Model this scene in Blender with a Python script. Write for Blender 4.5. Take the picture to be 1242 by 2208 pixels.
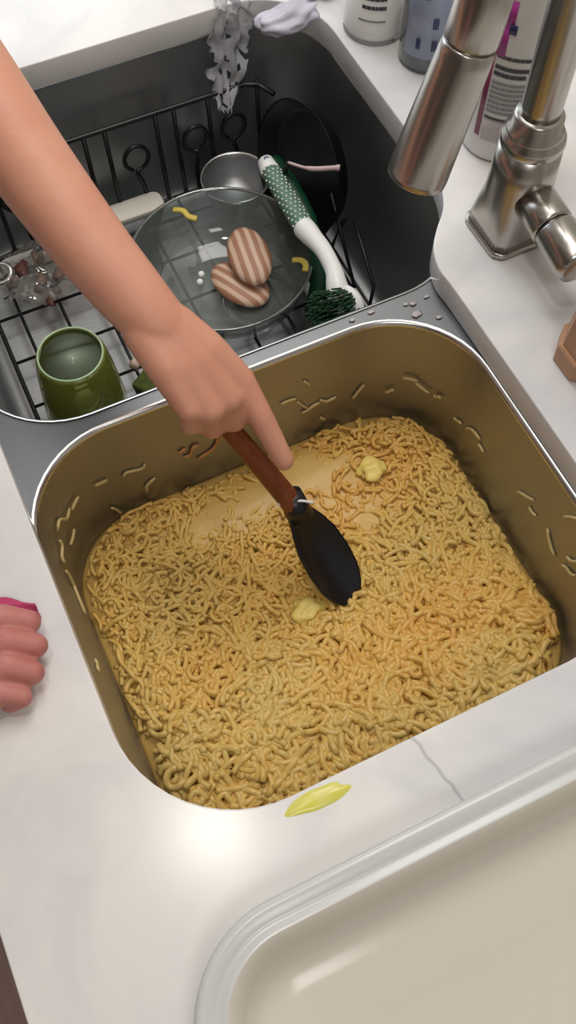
import bpy, bmesh, math, random
from mathutils import Vector, Matrix, noise
import numpy as np
for o in list(bpy.data.objects): bpy.data.objects.remove(o)
S = bpy.context.scene
COL = S.collection
PI = math.pi
random.seed(7); rng = np.random.default_rng(7)

# ------------------------------------------------------------------ camera
cd = bpy.data.cameras.new('camera'); cam = bpy.data.objects.new('camera', cd); COL.objects.link(cam)
cd.sensor_fit = 'VERTICAL'; cd.sensor_height = 24; cd.lens = 24*2080/2208; cd.clip_start = .01
cam.matrix_world = Matrix(((0.42732316, -0.80880602, 0.40401453, .511),
                           (0.90409895, 0.38228287, -0.19095782, -.171),
                           (0, 0.44686982, 0.894599, .70), (0, 0, 0, 1)))
S.camera = cam
# ------------------------------------------------------------------ world, lamps, exposure
w = bpy.data.worlds.new('world'); S.world = w; w.use_nodes = True
w.node_tree.nodes['Background'].inputs[0].default_value = (.86, .93, 1, 1)
w.node_tree.nodes['Background'].inputs[1].default_value = .35
def area(name, loc, size, energy, color, target=(0, 0, 0), sy=None):
    l = bpy.data.lights.new(name, 'AREA'); l.energy = energy; l.color = color; l.size = size
    if sy: l.shape = 'RECTANGLE'; l.size_y = sy
    o = bpy.data.objects.new(name, l); COL.objects.link(o); o.location = loc
    o.rotation_euler = (Vector(target)-Vector(loc)).to_track_quat('-Z', 'Y').to_euler()
    return o
area('window_light', (-2.05, -.2, .75), 1.5, 17, (.80, .91, 1), (0, 0, 0), 1.0)
area('ceiling_panel_light', (-.45, .30, 1.53), 1.0, 12.5, (1, .965, .92), (-.45, .30, 0), .5)
area('near_fill_light', (1.15, -.25, 1.53), .5, 6.5, (1, .96, .92), (1.0, -.25, 0), .5)  # added fill that brightens the near worktop, no known ceiling fitting
dl = bpy.data.lights.new('ceiling_downlight', 'AREA'); dl.shape = 'DISK'; dl.size = .12; dl.energy = 2.4; dl.color = (1, .93, .85)
dlo = bpy.data.objects.new('ceiling_downlight', dl); COL.objects.link(dlo); dlo.location = (.153, -.18, 1.48)
S.view_settings.view_transform = 'Standard'; S.view_settings.look = 'None'
S.view_settings.gamma = 1; S.view_settings.use_curve_mapping = False
S.view_settings.exposure = 0.05

# ------------------------------------------------------------------ materials
def srgb(r, g, b):
    f = lambda c: (c/255/12.92) if c/255 <= .04045 else ((c/255+.055)/1.055)**2.4
    return (f(r), f(g), f(b), 1)
def mat(name, col, rough=.5, metal=0, noise_amt=0, scale=40, col2=None, bump=0, bscale=None, stretch=None, coat=0, trans=0, ior=1.45, sss=0, spec=None, detail=4):
    m = bpy.data.materials.new(name); m.use_nodes = True; nt = m.node_tree; b = nt.nodes['Principled BSDF']
    b.inputs['Base Color'].default_value = col; b.inputs['Roughness'].default_value = rough
    b.inputs['Metallic'].default_value = metal; b.inputs['Coat Weight'].default_value = coat
    b.inputs['Transmission Weight'].default_value = trans; b.inputs['IOR'].default_value = ior
    if spec is not None: b.inputs['Specular IOR Level'].default_value = spec
    if sss: b.inputs['Subsurface Weight'].default_value = sss; b.inputs['Subsurface Radius'].default_value = (.01, .004, .002); b.inputs['Subsurface Scale'].default_value = .5
    tc = nt.nodes.new('ShaderNodeTexCoord'); mp = nt.nodes.new('ShaderNodeMapping'); nt.links.new(tc.outputs['Object'], mp.inputs[0])
    if stretch: mp.inputs['Scale'].default_value = stretch
    n = nt.nodes.new('ShaderNodeTexNoise'); n.inputs['Scale'].default_value = scale; n.inputs['Detail'].default_value = detail
    nt.links.new(mp.outputs[0], n.inputs[0])
    if col2 is not None:
        r = nt.nodes.new('ShaderNodeValToRGB'); r.color_ramp.elements[0].position = .5-.25*(noise_amt or 1); r.color_ramp.elements[1].position = .5+.25*(noise_amt or 1)
        r.color_ramp.elements[0].color = col2; r.color_ramp.elements[1].color = col
        nt.links.new(n.outputs[0], r.inputs[0]); nt.links.new(r.outputs[0], b.inputs['Base Color'])
    if bump:
        n2 = nt.nodes.new('ShaderNodeTexNoise'); n2.inputs['Scale'].default_value = bscale or scale; nt.links.new(mp.outputs[0], n2.inputs[0])
        bp = nt.nodes.new('ShaderNodeBump'); bp.inputs['Strength'].default_value = bump; bp.inputs['Distance'].default_value = .002
        nt.links.new(n2.outputs[0], bp.inputs['Height']); nt.links.new(bp.outputs[0], b.inputs['Normal'])
    return m
def mixmat(name, tint, gloss_rough=.08, glossy=.25, diffuse=None, diff_amt=0):
    """thin clear plastic or glass: see-through with a fresnel gloss"""
    m = bpy.data.materials.new(name); m.use_nodes = True; nt = m.node_tree; nt.nodes.remove(nt.nodes['Principled BSDF'])
    out = nt.nodes['Material Output']; t = nt.nodes.new('ShaderNodeBsdfTransparent'); t.inputs[0].default_value = tint
    g = nt.nodes.new('ShaderNodeBsdfGlossy'); g.inputs['Roughness'].default_value = gloss_rough
    lw = nt.nodes.new('ShaderNodeLayerWeight'); lw.inputs[0].default_value = glossy
    mx = nt.nodes.new('ShaderNodeMixShader'); nt.links.new(lw.outputs['Fresnel'], mx.inputs[0])
    src = t
    if diffuse is not None:
        d = nt.nodes.new('ShaderNodeBsdfDiffuse'); d.inputs[0].default_value = diffuse
        m2 = nt.nodes.new('ShaderNodeMixShader'); m2.inputs[0].default_value = diff_amt
        nt.links.new(t.outputs[0], m2.inputs[1]); nt.links.new(d.outputs[0], m2.inputs[2]); src = m2
    nt.links.new(src.outputs[0], mx.inputs[1]); nt.links.new(g.outputs[0], mx.inputs[2]); nt.links.new(mx.outputs[0], out.inputs[0])
    return m
def quartz():
    m = mat('white_quartz', srgb(222, 220, 219), .2)
    nt = m.node_tree; b = nt.nodes['Principled BSDF']; L = nt.links
    tc = nt.nodes.new('ShaderNodeTexCoord')
    n1 = nt.nodes.new('ShaderNodeTexNoise'); n1.inputs['Scale'].default_value = 5.5; n1.inputs['Detail'].default_value = 5; n1.inputs['Distortion'].default_value = .8
    L.new(tc.outputs['Object'], n1.inputs[0])
    r1 = nt.nodes.new('ShaderNodeValToRGB'); e = r1.color_ramp.elements
    e[0].position = .34; e[0].color = srgb(204, 204, 208); e[1].position = .6; e[1].color = srgb(232, 230, 228)
    L.new(n1.outputs[0], r1.inputs[0])
    n2 = nt.nodes.new('ShaderNodeTexNoise'); n2.inputs['Scale'].default_value = 3.1; n2.inputs['Detail'].default_value = 6; n2.inputs['Distortion'].default_value = 1.6
    L.new(tc.outputs['Object'], n2.inputs[0])
    r2 = nt.nodes.new('ShaderNodeValToRGB'); q = r2.color_ramp.elements
    q[0].position = .475; q[0].color = (0, 0, 0, 1); q[1].position = .525; q[1].color = (0, 0, 0, 1); c = q.new(.5); c.color = (.03, .03, .03, 1)
    L.new(n2.outputs[0], r2.inputs[0])
    # one distinct vein running beside the near edge of the cut-out
    sep = nt.nodes.new('ShaderNodeSeparateXYZ'); L.new(tc.outputs['Object'], sep.inputs[0])
    def M(op, a, b_=None, clamp=False):
        n = nt.nodes.new('ShaderNodeMath'); n.operation = op; n.use_clamp = clamp
        for i, v in enumerate((a, b_)):
            if v is None: continue
            if isinstance(v, (int, float)): n.inputs[i].default_value = v
            else: L.new(v, n.inputs[i])
        return n.outputs[0]
    n3 = nt.nodes.new('ShaderNodeTexNoise'); n3.inputs['Scale'].default_value = 28; L.new(tc.outputs['Object'], n3.inputs[0])
    y = M('ADD', sep.outputs[1], M('MULTIPLY', M('SUBTRACT', n3.outputs[0], .5), .03))
    line = M('SUBTRACT', M('ADD', y, .012), M('MULTIPLY', M('SUBTRACT', sep.outputs[0], .42), .25))
    core = M('SUBTRACT', 1, M('MULTIPLY', M('ABSOLUTE', line), 420), True)
    rng_ = M('MULTIPLY', M('GREATER_THAN', sep.outputs[0], .395), M('LESS_THAN', sep.outputs[0], .7))
    v = M('MULTIPLY', M('MULTIPLY', core, rng_), .55)
    tot = M('MAXIMUM', r2.outputs[0], v)
    mx = nt.nodes.new('ShaderNodeMix'); mx.data_type = 'RGBA'; L.new(tot, mx.inputs[0]); L.new(r1.outputs[0], mx.inputs[6]); mx.inputs[7].default_value = srgb(140, 138, 142)
    L.new(mx.outputs[2], b.inputs['Base Color'])
    return m
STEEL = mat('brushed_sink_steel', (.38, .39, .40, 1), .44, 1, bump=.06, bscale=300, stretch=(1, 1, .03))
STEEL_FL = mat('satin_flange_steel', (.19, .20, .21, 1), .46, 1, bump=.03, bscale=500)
STEEL_RIM = mat('polished_rim_steel', (.75, .75, .74, 1), .22, 1)
FAUCET = mat('brushed_nickel', (.46, .44, .41, 1), .27, 1, bump=.05, bscale=250, stretch=(1, 1, .02))
DARKGAP = mat('dark_rubber', srgb(25, 24, 23), .5)
QUARTZ = quartz()
SLABEDGE = QUARTZ
BLACKWIRE = mat('black_wire_coating', srgb(22, 22, 24), .35)
BLACKPAN = mat('black_nonstick', srgb(8, 8, 12), .4)
SKIN = mat('skin', srgb(214, 158, 132), .5, col2=srgb(204, 142, 118), scale=22, noise_amt=1.2, sss=.15, bump=.15, bscale=160)
SKIN2 = mat('skin_pink', srgb(196, 132, 124), .5, col2=srgb(184, 112, 106), scale=30, sss=.15, bump=.15, bscale=160)
NAIL = mat('nail', srgb(222, 160, 150), .25)
PINK = mat('pink_cloth', srgb(200, 78, 118), .8, col2=srgb(180, 60, 100), scale=60, bump=.4, bscale=200)
WOOD = mat('dark_red_wood', srgb(146, 78, 38), .4, col2=srgb(98, 42, 20), scale=60, stretch=(1, 1, .12), bump=.2, bscale=90)
PALEWOOD = mat('pale_wood', srgb(190, 150, 118), .5, col2=srgb(172, 130, 98), scale=50, stretch=(1, 1, .1))
NYLON = mat('black_nylon', srgb(20, 19, 24), .35)
WHITEPL = mat('white_plastic', srgb(226, 226, 224), .35)
GREENPL = mat('green_grip_plastic', srgb(88, 118, 100), .45)
DKGREEN = mat('dark_green_plastic', srgb(14, 56, 36), .4)
DKGREEN2 = mat('green_bristles', srgb(22, 74, 40), .6, col2=srgb(8, 40, 20), scale=150, bump=.6, bscale=300)
CREAMPL = mat('cream_tub_plastic', srgb(216, 211, 200), .16, sss=.0)
TUBRIM = mat('white_tub_rim_plastic', srgb(206, 208, 208), .22)
GREENGL = mixmat('green_glass', (.90, .95, .66, 1), .05, .25, srgb(158, 164, 70), .42)
CLEARGL = mixmat('clear_glass', (.72, .75, .75, 1), .06, .35, srgb(150, 158, 154), .3)
FILM = mixmat('clear_film', (.8, .8, .82, 1), .3, .12, srgb(206, 208, 214), .5)
WRAP = mixmat('clear_wrap', (.8, .78, .75, 1), .2, .2, srgb(150, 146, 136), .28)
BAG = mat('white_thin_bag', srgb(206, 206, 222), .4, col2=srgb(168, 164, 176), scale=25, bump=.3, bscale=60)
STRIPE = None
def stripe_mat():
    m = mat('brown_striped', srgb(170, 120, 95), .5); nt = m.node_tree; b = nt.nodes['Principled BSDF']
    tc = nt.nodes.new('ShaderNodeTexCoord'); wv = nt.nodes.new('ShaderNodeTexWave'); wv.bands_direction = 'Y'; wv.inputs['Scale'].default_value = 28; wv.inputs['Distortion'].default_value = 1.0
    nt.links.new(tc.outputs['Object'], wv.inputs[0]); r = nt.nodes.new('ShaderNodeValToRGB')
    r.color_ramp.elements[0].color = srgb(168, 122, 96); r.color_ramp.elements[1].color = srgb(214, 184, 164)
    r.color_ramp.elements[0].position = .35; r.color_ramp.elements[1].position = .75
    nt.links.new(wv.outputs[0], r.inputs[0]); nt.links.new(r.outputs[0], b.inputs['Base Color']); return m
STRIPE = stripe_mat()
INK = mat('dark_print', srgb(72, 72, 78), .5)
INK2 = mat('grey_print', srgb(140, 144, 146), .5)
MAGENTA = mat('magenta_print', srgb(165, 60, 140), .4)
MAROON = mat('maroon_print', srgb(128, 48, 84), .4)
NAVY = mat('navy_print', srgb(40, 42, 90), .4)
PALEPINK = mat('pale_pink_print', srgb(214, 176, 178), .4)
BLUEBT = mat('blue_white_label', srgb(170, 178, 196), .3, col2=srgb(120, 132, 168), scale=30, stretch=(1, 1, .25))
YELLOW = mat('yellow_scrap', srgb(212, 190, 90), .5)
STAIN = mat('yellow_sauce', srgb(214, 208, 62), .25, col2=srgb(222, 216, 130), scale=60)
BUTTER = mat('pale_butter', srgb(240, 214, 120), .35, sss=.1)
FLOORM = mat('brown_floor_wood', srgb(176, 146, 134), .5, col2=srgb(156, 126, 114), scale=12, stretch=(1, 6, 1))
CAB = mat('cabinet_paint', srgb(90, 78, 70), .5)
WALLM = mat('warm_white_wall_paint', srgb(214, 208, 198), .7)
WALLC = mat('greige_wall_paint', srgb(120, 110, 100), .7)
SCRAP = mat('grey_brown_scrap', srgb(128, 112, 98), .5, col2=srgb(96, 72, 62), scale=90)
STRAY = mat('stray_noodle', srgb(200, 176, 120), .35)
STRAYO = mat('stray_noodle_orange', srgb(196, 140, 84), .35)
def noodle_mat():
    m = mat('cheesy_noodle', srgb(205, 165, 90), .3); nt = m.node_tree; b = nt.nodes['Principled BSDF']; L = nt.links
    at = nt.nodes.new('ShaderNodeAttribute'); at.attribute_name = 'tone'
    r = nt.nodes.new('ShaderNodeValToRGB'); e = r.color_ramp.elements
    e[0].position = 0; e[0].color = srgb(216, 164, 82); e[1].position = 1; e[1].color = srgb(212, 182, 108)
    k = e.new(.5); k.color = srgb(222, 182, 98)
    L.new(at.outputs['Fac'], r.inputs[0]); L.new(r.outputs[0], b.inputs['Base Color'])
    b.inputs['Subsurface Weight'].default_value = 0.0
    return m
NOODLE = noodle_mat()
SAUCE = mat('cheese_sauce', srgb(214, 178, 104), .42, col2=srgb(204, 162, 86), scale=30, bump=.25, bscale=90)

# ------------------------------------------------------------------ helpers
def mesh(name, verts, faces, m=None, parent=None, smooth=True):
    me = bpy.data.meshes.new(name); me.from_pydata([tuple(map(float, v)) for v in verts], [], faces)
    bm = bmesh.new(); bm.from_mesh(me); bmesh.ops.recalc_face_normals(bm, faces=bm.faces); bm.to_mesh(me); bm.free()
    if smooth: me.polygons.foreach_set('use_smooth', [True]*len(me.polygons))
    if m: me.materials.append(m)
    o = bpy.data.objects.new(name, me); COL.objects.link(o)
    if parent: o.parent = parent
    return o
def tag(o, label=None, cat=None, group=None, kind=None):
    if label: o['label'] = label
    if cat: o['category'] = cat
    if group: o['group'] = group
    if kind: o['kind'] = kind
    return o
def empty(name, label, cat, loc=(0, 0, 0), rz=0, group=None):
    o = bpy.data.objects.new(name, None); COL.objects.link(o); o.location = loc; o.rotation_euler = (0, 0, rz); o.empty_display_size = .02
    return tag(o, label, cat, group)
def spline(pts, n=6):
    P = [Vector(p) for p in pts]; out = []
    for i in range(len(P)-1):
        p0 = P[max(i-1, 0)]; p1 = P[i]; p2 = P[i+1]; p3 = P[min(i+2, len(P)-1)]
        for k in range(n):
            t = k/n; out.append(.5*((2*p1)+(-p0+p2)*t+(2*p0-5*p1+4*p2-p3)*t*t+(-p0+3*p1-3*p2+p3)*t**3))
    out.append(P[-1]); return out
def tube_data(pts, rad, sides=10, caps=True, closed=False, flat=1.0):
    P = [Vector(p) for p in pts]; n = len(P); R = rad if isinstance(rad, (list, tuple)) else [rad]*n
    V, F = [], []; up = None
    for i in range(n):
        if closed: t = (P[(i+1) % n]-P[i-1])
        else: t = P[min(i+1, n-1)]-P[max(i-1, 0)]
        t.normalize()
        if up is None:
            up = Vector((0, 0, 1)) if abs(t.z) < .9 else Vector((1, 0, 0))
        up = (up-t*up.dot(t)).normalized(); s = t.cross(up)
        for k in range(sides):
            a = 2*PI*k/sides; V.append(P[i]+(s*math.cos(a)+up*math.sin(a)*flat)*R[i])
    m = n if closed else n-1
    for i in range(m):
        j = (i+1) % n
        for k in range(sides):
            F.append((i*sides+k, i*sides+(k+1) % sides, j*sides+(k+1) % sides, j*sides+k))
    if caps and not closed:
        F.append(tuple(range(sides))[::-1]); F.append(tuple((n-1)*sides+k for k in range(sides)))
    return V, F
def join(parts):
    V, F = [], []
    for v, f in parts:
        b = len(V); V += list(v); F += [tuple(i+b for i in q) for q in f]
    return V, F
def tube(name, pts, rad, m, parent=None, **k):
    v, f = tube_data(pts, rad, **k); return mesh(name, v, f, m, parent)
def lathe_data(prof, n=48, cap0=True, cap1=True):
    V, F = [], []
    for r, z in prof:
        for k in range(n):
            a = 2*PI*k/n; V.append((r*math.cos(a), r*math.sin(a), z))
    for i in range(len(prof)-1):
        for k in range(n): F.append((i*n+k, i*n+(k+1) % n, (i+1)*n+(k+1) % n, (i+1)*n+k))
    if cap0: F.append(tuple(range(n))[::-1])
    if cap1: F.append(tuple((len(prof)-1)*n+k for k in range(n)))
    return V, F
def lathe(name, prof, m, parent=None, n=48, cap0=True, cap1=True):
    v, f = lathe_data(prof, n, cap0, cap1); return mesh(name, v, f, m, parent)
def box_data(x0, x1, y0, y1, z0, z1):
    V = [(x, y, z) for z in (z0, z1) for y in (y0, y1) for x in (x0, x1)]
    return V, [(0, 2, 3, 1), (4, 5, 7, 6), (0, 1, 5, 4), (2, 6, 7, 3), (0, 4, 6, 2), (1, 3, 7, 5)]
def bevel(o, wd=.002, seg=2):
    md = o.modifiers.new('bevel', 'BEVEL'); md.width = wd; md.segments = seg; md.limit_method = 'ANGLE'; return o
def rrect(x0, x1, y0, y1, r, n=12):
    r = [r]*4 if isinstance(r, (int, float)) else r; out = []
    for (cx, cy, a0, q) in ((x1-r[0], y1-r[0], 0, r[0]), (x0+r[1], y1-r[1], PI/2, r[1]), (x0+r[2], y0+r[2], PI, r[2]), (x1-r[3], y0+r[3], 3*PI/2, r[3])):
        for k in range(n+1):
            a = a0+PI/2*k/n; out.append((cx+q*math.cos(a), cy+q*math.sin(a)))
    return out
def loft(rings, cap0=False, cap1=False):
    n = len(rings[0]); V = [p for r in rings for p in r]; F = []
    for i in range(len(rings)-1):
        for k in range(n): F.append((i*n+k, i*n+(k+1) % n, (i+1)*n+(k+1) % n, (i+1)*n+k))
    if cap0: F.append(tuple(range(n))[::-1])
    if cap1: F.append(tuple((len(rings)-1)*n+k for k in range(n)))
    return V, F
def filled(name, outlines, z, half, bev, m, parent=None):
    """flat plate with holes: 2D curve, extruded, turned into a mesh"""
    cu = bpy.data.curves.new(name, 'CURVE'); cu.dimensions = '2D'; cu.fill_mode = 'BOTH'; cu.extrude = half; cu.bevel_depth = bev; cu.bevel_resolution = 2
    for ol in outlines:
        s = cu.splines.new('POLY'); s.points.add(len(ol)-1); s.use_cyclic_u = True
        for p, q in zip(s.points, ol): p.co = (q[0], q[1], 0, 1)
    t = bpy.data.objects.new('tmp', cu); COL.objects.link(t); dg = bpy.context.evaluated_depsgraph_get()
    me = bpy.data.meshes.new_from_object(t.evaluated_get(dg)); me.name = name
    bpy.data.objects.remove(t); me.materials.clear(); me.materials.append(m)
    o = bpy.data.objects.new(name, me); COL.objects.link(o); o.location.z = z
    if parent: o.parent = parent
    return o
def inset_poly(pts, d):
    """move closed ccw outline inwards by d"""
    n = len(pts); out = []
    for i in range(n):
        a = Vector(pts[i-1]); b = Vector(pts[i]); c = Vector(pts[(i+1) % n])
        t = (c-a)
        if t.length < 1e-9: out.append(tuple(b)); continue
        t.normalize(); out.append((b.x-t.y*d, b.y+t.x*d))
    return out

# ------------------------------------------------------------------ room shell (off frame except the floor strip)
fl = mesh('floor', *box_data(-2.2, 2.4, -2.2, .66, -.93, -.9), FLOORM, smooth=False); tag(fl, kind='structure')
for i in range(24):
    pl = mesh('floor_plank', *box_data(-2.2, 2.4, -2.19+i*.119, -2.19+i*.119+.116, -.9, -.894), FLOORM, fl, smooth=False)
for nm, b, mt in (('wall_back', (-2.2, 2.4, .62, .68, -.9, 1.55), WALLM), ('wall_front', (-2.2, 2.4, -2.26, -2.2, -.9, 1.55), WALLC),
                  ('wall_left', (-2.26, -2.2, -2.2, .66, -.9, 1.55), WALLM), ('wall_right', (2.4, 2.46, -2.2, .66, -.9, 1.55), WALLM),
                  ('ceiling', (-2.2, 2.4, -2.2, .66, 1.55, 1.6), WALLM)):
    tag(mesh(nm, *box_data(*b), mt, smooth=False), kind='structure')

# ------------------------------------------------------------------ worktop with the cut-out
def arc(cx, cy, r, a0, a1, n=12): return [(cx+r*math.cos(a0+(a1-a0)*k/n), cy+r*math.sin(a0+(a1-a0)*k/n)) for k in range(n+1)]
cut = []
cut += arc(.300, -.115, .1, -PI/2, 0)                 # near front corner
cut += arc(.300, .116, .1, 0, PI/2)                   # near rear corner
cut += [(tuple(p)[0], tuple(p)[1]) for p in spline([(.20, .216, 0), (.06, .2155, 0), (.027, .2145, 0), (.003, .222, 0), (-.016, .236, 0), (-.04, .257, 0), (-.075, .270, 0), (-.12, .273, 0), (-.20, .273, 0)], 5)]
cut += arc(-.310, .183, .09, PI/2, PI)                # far rear corner
cut += arc(-.310, -.125, .09, PI, 3*PI/2)             # far front corner
outer = [(1.3, -.328), (1.3, .60), (-1.3, .60), (-1.3, -.328)]
ct = filled('countertop', [outer, cut], -.015, .0135, .0015, QUARTZ)
tag(ct, 'white grey-veined stone worktop with rounded cut-out around the sink', 'countertop')
cab = empty('base_cabinet', 'painted base cabinet carrying the white worktop, below its front edge', 'cabinet', (0, 0, -.9))
mesh('body', *box_data(-1.3, 1.3, -.27, -.235, 0, .869), CAB, cab, smooth=False)
for i in range(5):
    x0 = -1.28+i*.515
    d = mesh('door', *box_data(x0, x0+.5, -.29, -.27, .1, .85), CAB, cab, smooth=False); bevel(d, .003)
    mesh('handle', *box_data(x0+.44, x0+.45, -.31, -.29, .6, .75), FAUCET, d, smooth=False)

# ------------------------------------------------------------------ double sink
sink = empty('double_sink', 'stainless steel double bowl sink set under the white worktop', 'sink')
B1 = (-.402, .014, -.217, .272); B2 = (.036, .402, -.214, .210); R1 = .085; R2 = .09
ZF = -.0305; RB = .0045
def hole(B, R, e): return rrect(B[0]-e, B[1]+e, B[2]-e, B[3]+e, R+e)
# the flange's outline follows the cut-out
def grow(pts, d): return inset_poly(pts, -d)
fo = rrect(-.43, .43, -.233, .30, .05)
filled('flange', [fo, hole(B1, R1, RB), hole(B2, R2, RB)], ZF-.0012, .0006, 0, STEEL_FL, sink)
def basin(B, R, depth, name, rimw):
    rings = []; rr = []
    for k in range(7):
        a = PI/2*k/6; e = RB*(1-math.sin(a)); z = ZF+.0006-RB*(1-math.cos(a))
        rr.append([(x, y, z) for x, y in hole(B, R, e)])
    v, f = loft(rr); mesh('rim', v, f, STEEL_RIM, sink)
    zt = ZF+.0006-RB
    def ring(e, z): return [(x, y, z) for x, y in hole(B, max(R, .02), -e)]
    rings = [ring(0, zt)]
    zb = -depth
    for k in range(1, 9):
        z = zt+(zb+.02-zt)*k/8; rings.append(ring((zt-z)*.07, z))
    e0 = (zt-(zb+.02))*.07
    for k in range(1, 7):
        a = PI/2*k/6; rings.append(ring(e0+.02*(1-math.cos(a)), zb+.02-.02*math.sin(a)))
    v, f = loft(rings, cap1=True)
    o = mesh(name, v, f, STEEL, sink)
    return o
basin(B1, R1, .235, 'left_bowl', 0)
basin(B2, R2, .235, 'right_bowl', 0)
v, f = lathe_data([(.045, .0), (.043, .003), (.03, .001), (.008, .0015)], 32)
d = mesh('drain', v, f, STEEL_RIM, sink); d.location = (-.19, .12, -.2349)

# ------------------------------------------------------------------ noodles
def inside(x, y, z=-.15, m=0.0):
    ins = (ZF-z)*.07+m
    cx, cy = (B2[0]+B2[1])/2, (B2[2]+B2[3])/2; r = R2
    hx, hy = (B2[1]-B2[0])/2-r-ins, (B2[3]-B2[2])/2-r-ins
    dx, dy = np.abs(x-cx)-hx, np.abs(y-cy)-hy
    return np.hypot(np.maximum(dx, 0), np.maximum(dy, 0))+np.minimum(np.maximum(dx, dy), 0)-r   # <0 inside
def bumps(x, y, s, o=0): return noise.noise(Vector((x*s+o, y*s-o, o*.3)))
def height(x, y):
    h = -.160+.007*bumps(x, y, 9, 3)+.004*bumps(x, y, 26, 8)
    d = -float(inside(np.float64(x), np.float64(y)))
    h -= .014*max(0, 1-d/.035)**2
    h += .006*max(0, min(1, (x-.2)/.15))            # a little deeper at the near end
    return h
def pool(x, y):
    """0..1 where sauce floods the noodles (behind and beside the spoon)"""
    a = math.exp(-(((x-.095)/.034)**2+((y-.0)/.11)**2)); b = math.exp(-(((x-.150)/.055)**2+((y-.085)/.06)**2))*.6
    c = math.exp(-(((x-.245)/.02)**2+((y-.0)/.03)**2))*.5
    return min(1, max(a, b, c)+.10*bumps(x, y, 40, 1))
noodles = empty('noodle_batch', 'big batch of cheesy yellow noodles filling the right sink bowl', 'noodles')
# the sauce they lie in
N = 110; V = []; F = []; idx = {}
xs = np.linspace(B2[0], B2[1], N); ys = np.linspace(B2[2], B2[3], N)
outl = [(x, y) for x, y in hole(B2, R2, -(.0085+.0005))]
rings = []
cxm, cym = .22, 0.0
for k in range(60):
    t = 1-k/60
    ring = []
    for x, y in outl:
        X = cxm+(x-cxm)*t; Y = cym+(y-cym)*t
        ring.append((X, Y, height(X, Y)-.0042+.0095*max(0, pool(X, Y))+.001*bumps(X, Y, 120, 5)))
    rings.append(ring)
low = [(x, y, -.225) for x, y in hole(B2, R2, -.018)]
v, f = loft([low]+rings, cap0=True, cap1=True)
sauce = mesh('sauce', v, f, SAUCE, noodles)
NS, NSEG = 6, 8
allV, allF, tone = [], [], []
cnt = 0
def add_noodle(x, y, r, L, kap, sk, tilt, dz):
    global cnt
    th = random.uniform(0, 2*PI); p = Vector((x, y, 0)); pts = []
    step = L/NSEG; ph = random.uniform(0, 6.28)
    for i in range(NSEG+1):
        k = kap+sk*math.sin(ph+i*.9)
        pts.append(p.copy()); th += k*step; p = p+Vector((math.cos(th), math.sin(th), 0))*step
    c = sum(pts, Vector())/len(pts); off = Vector((x, y, 0))-c; out = []
    for i, q in enumerate(pts):
        q = q+off
        s = inside(q.x, q.y)
        if s > -.0045: return
        u = i/NSEG-.5
        out.append(Vector((q.x, q.y, height(q.x, q.y)+dz+tilt*u+.0014*math.sin(ph+i*1.3))))
    for i in range(len(out)): out[i].z = max(out[i].z, -.215)
    vv, ff = tube_data(out, r, NS)
    # round the ends a little
    b = len(allV); allV.extend(vv); allF.extend([tuple(i+b for i in q) for q in ff])
    t = .5+.55*bumps(x, y, 12, 4)+.35*bumps(x, y, 3.5, 9)+random.uniform(-.18, .18)
    tone.extend([t]*len(vv)); cnt += 1
random.seed(11)
tries = 0
while cnt < 5200 and tries < 20000:
    tries += 1
    x = random.uniform(B2[0], B2[1]); y = random.uniform(B2[2], B2[3])
    if inside(x, y) > -.004: continue
    if random.random() < .9*pool(x, y): continue
    near = min(1, max(0, (x+.12*y-.13)/.18))
    r = random.uniform(.0019, .0026)+.0010*near
    L = random.uniform(.014, .038)+.016*near*random.random()
    ring_ = random.random()
    kap = random.choice((-1, 1))*(random.uniform(20, 70) if ring_ < .35 else random.uniform(70, 170) if ring_ < .72 else random.uniform(0, 20))
    add_noodle(x, y, r, L, kap, random.uniform(0, 70), random.uniform(-.006, .006), random.uniform(-.0085, .0055)-.005*pool(x, y))
no = mesh('noodle', allV, allF, NOODLE, noodles); tag(no, kind='stuff')
a = no.data.attributes.new('tone', 'FLOAT', 'POINT'); a.data.foreach_set('value', np.clip(np.array(tone, dtype=np.float32), 0, 1))
print('noodles', cnt, len(allF))

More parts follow.
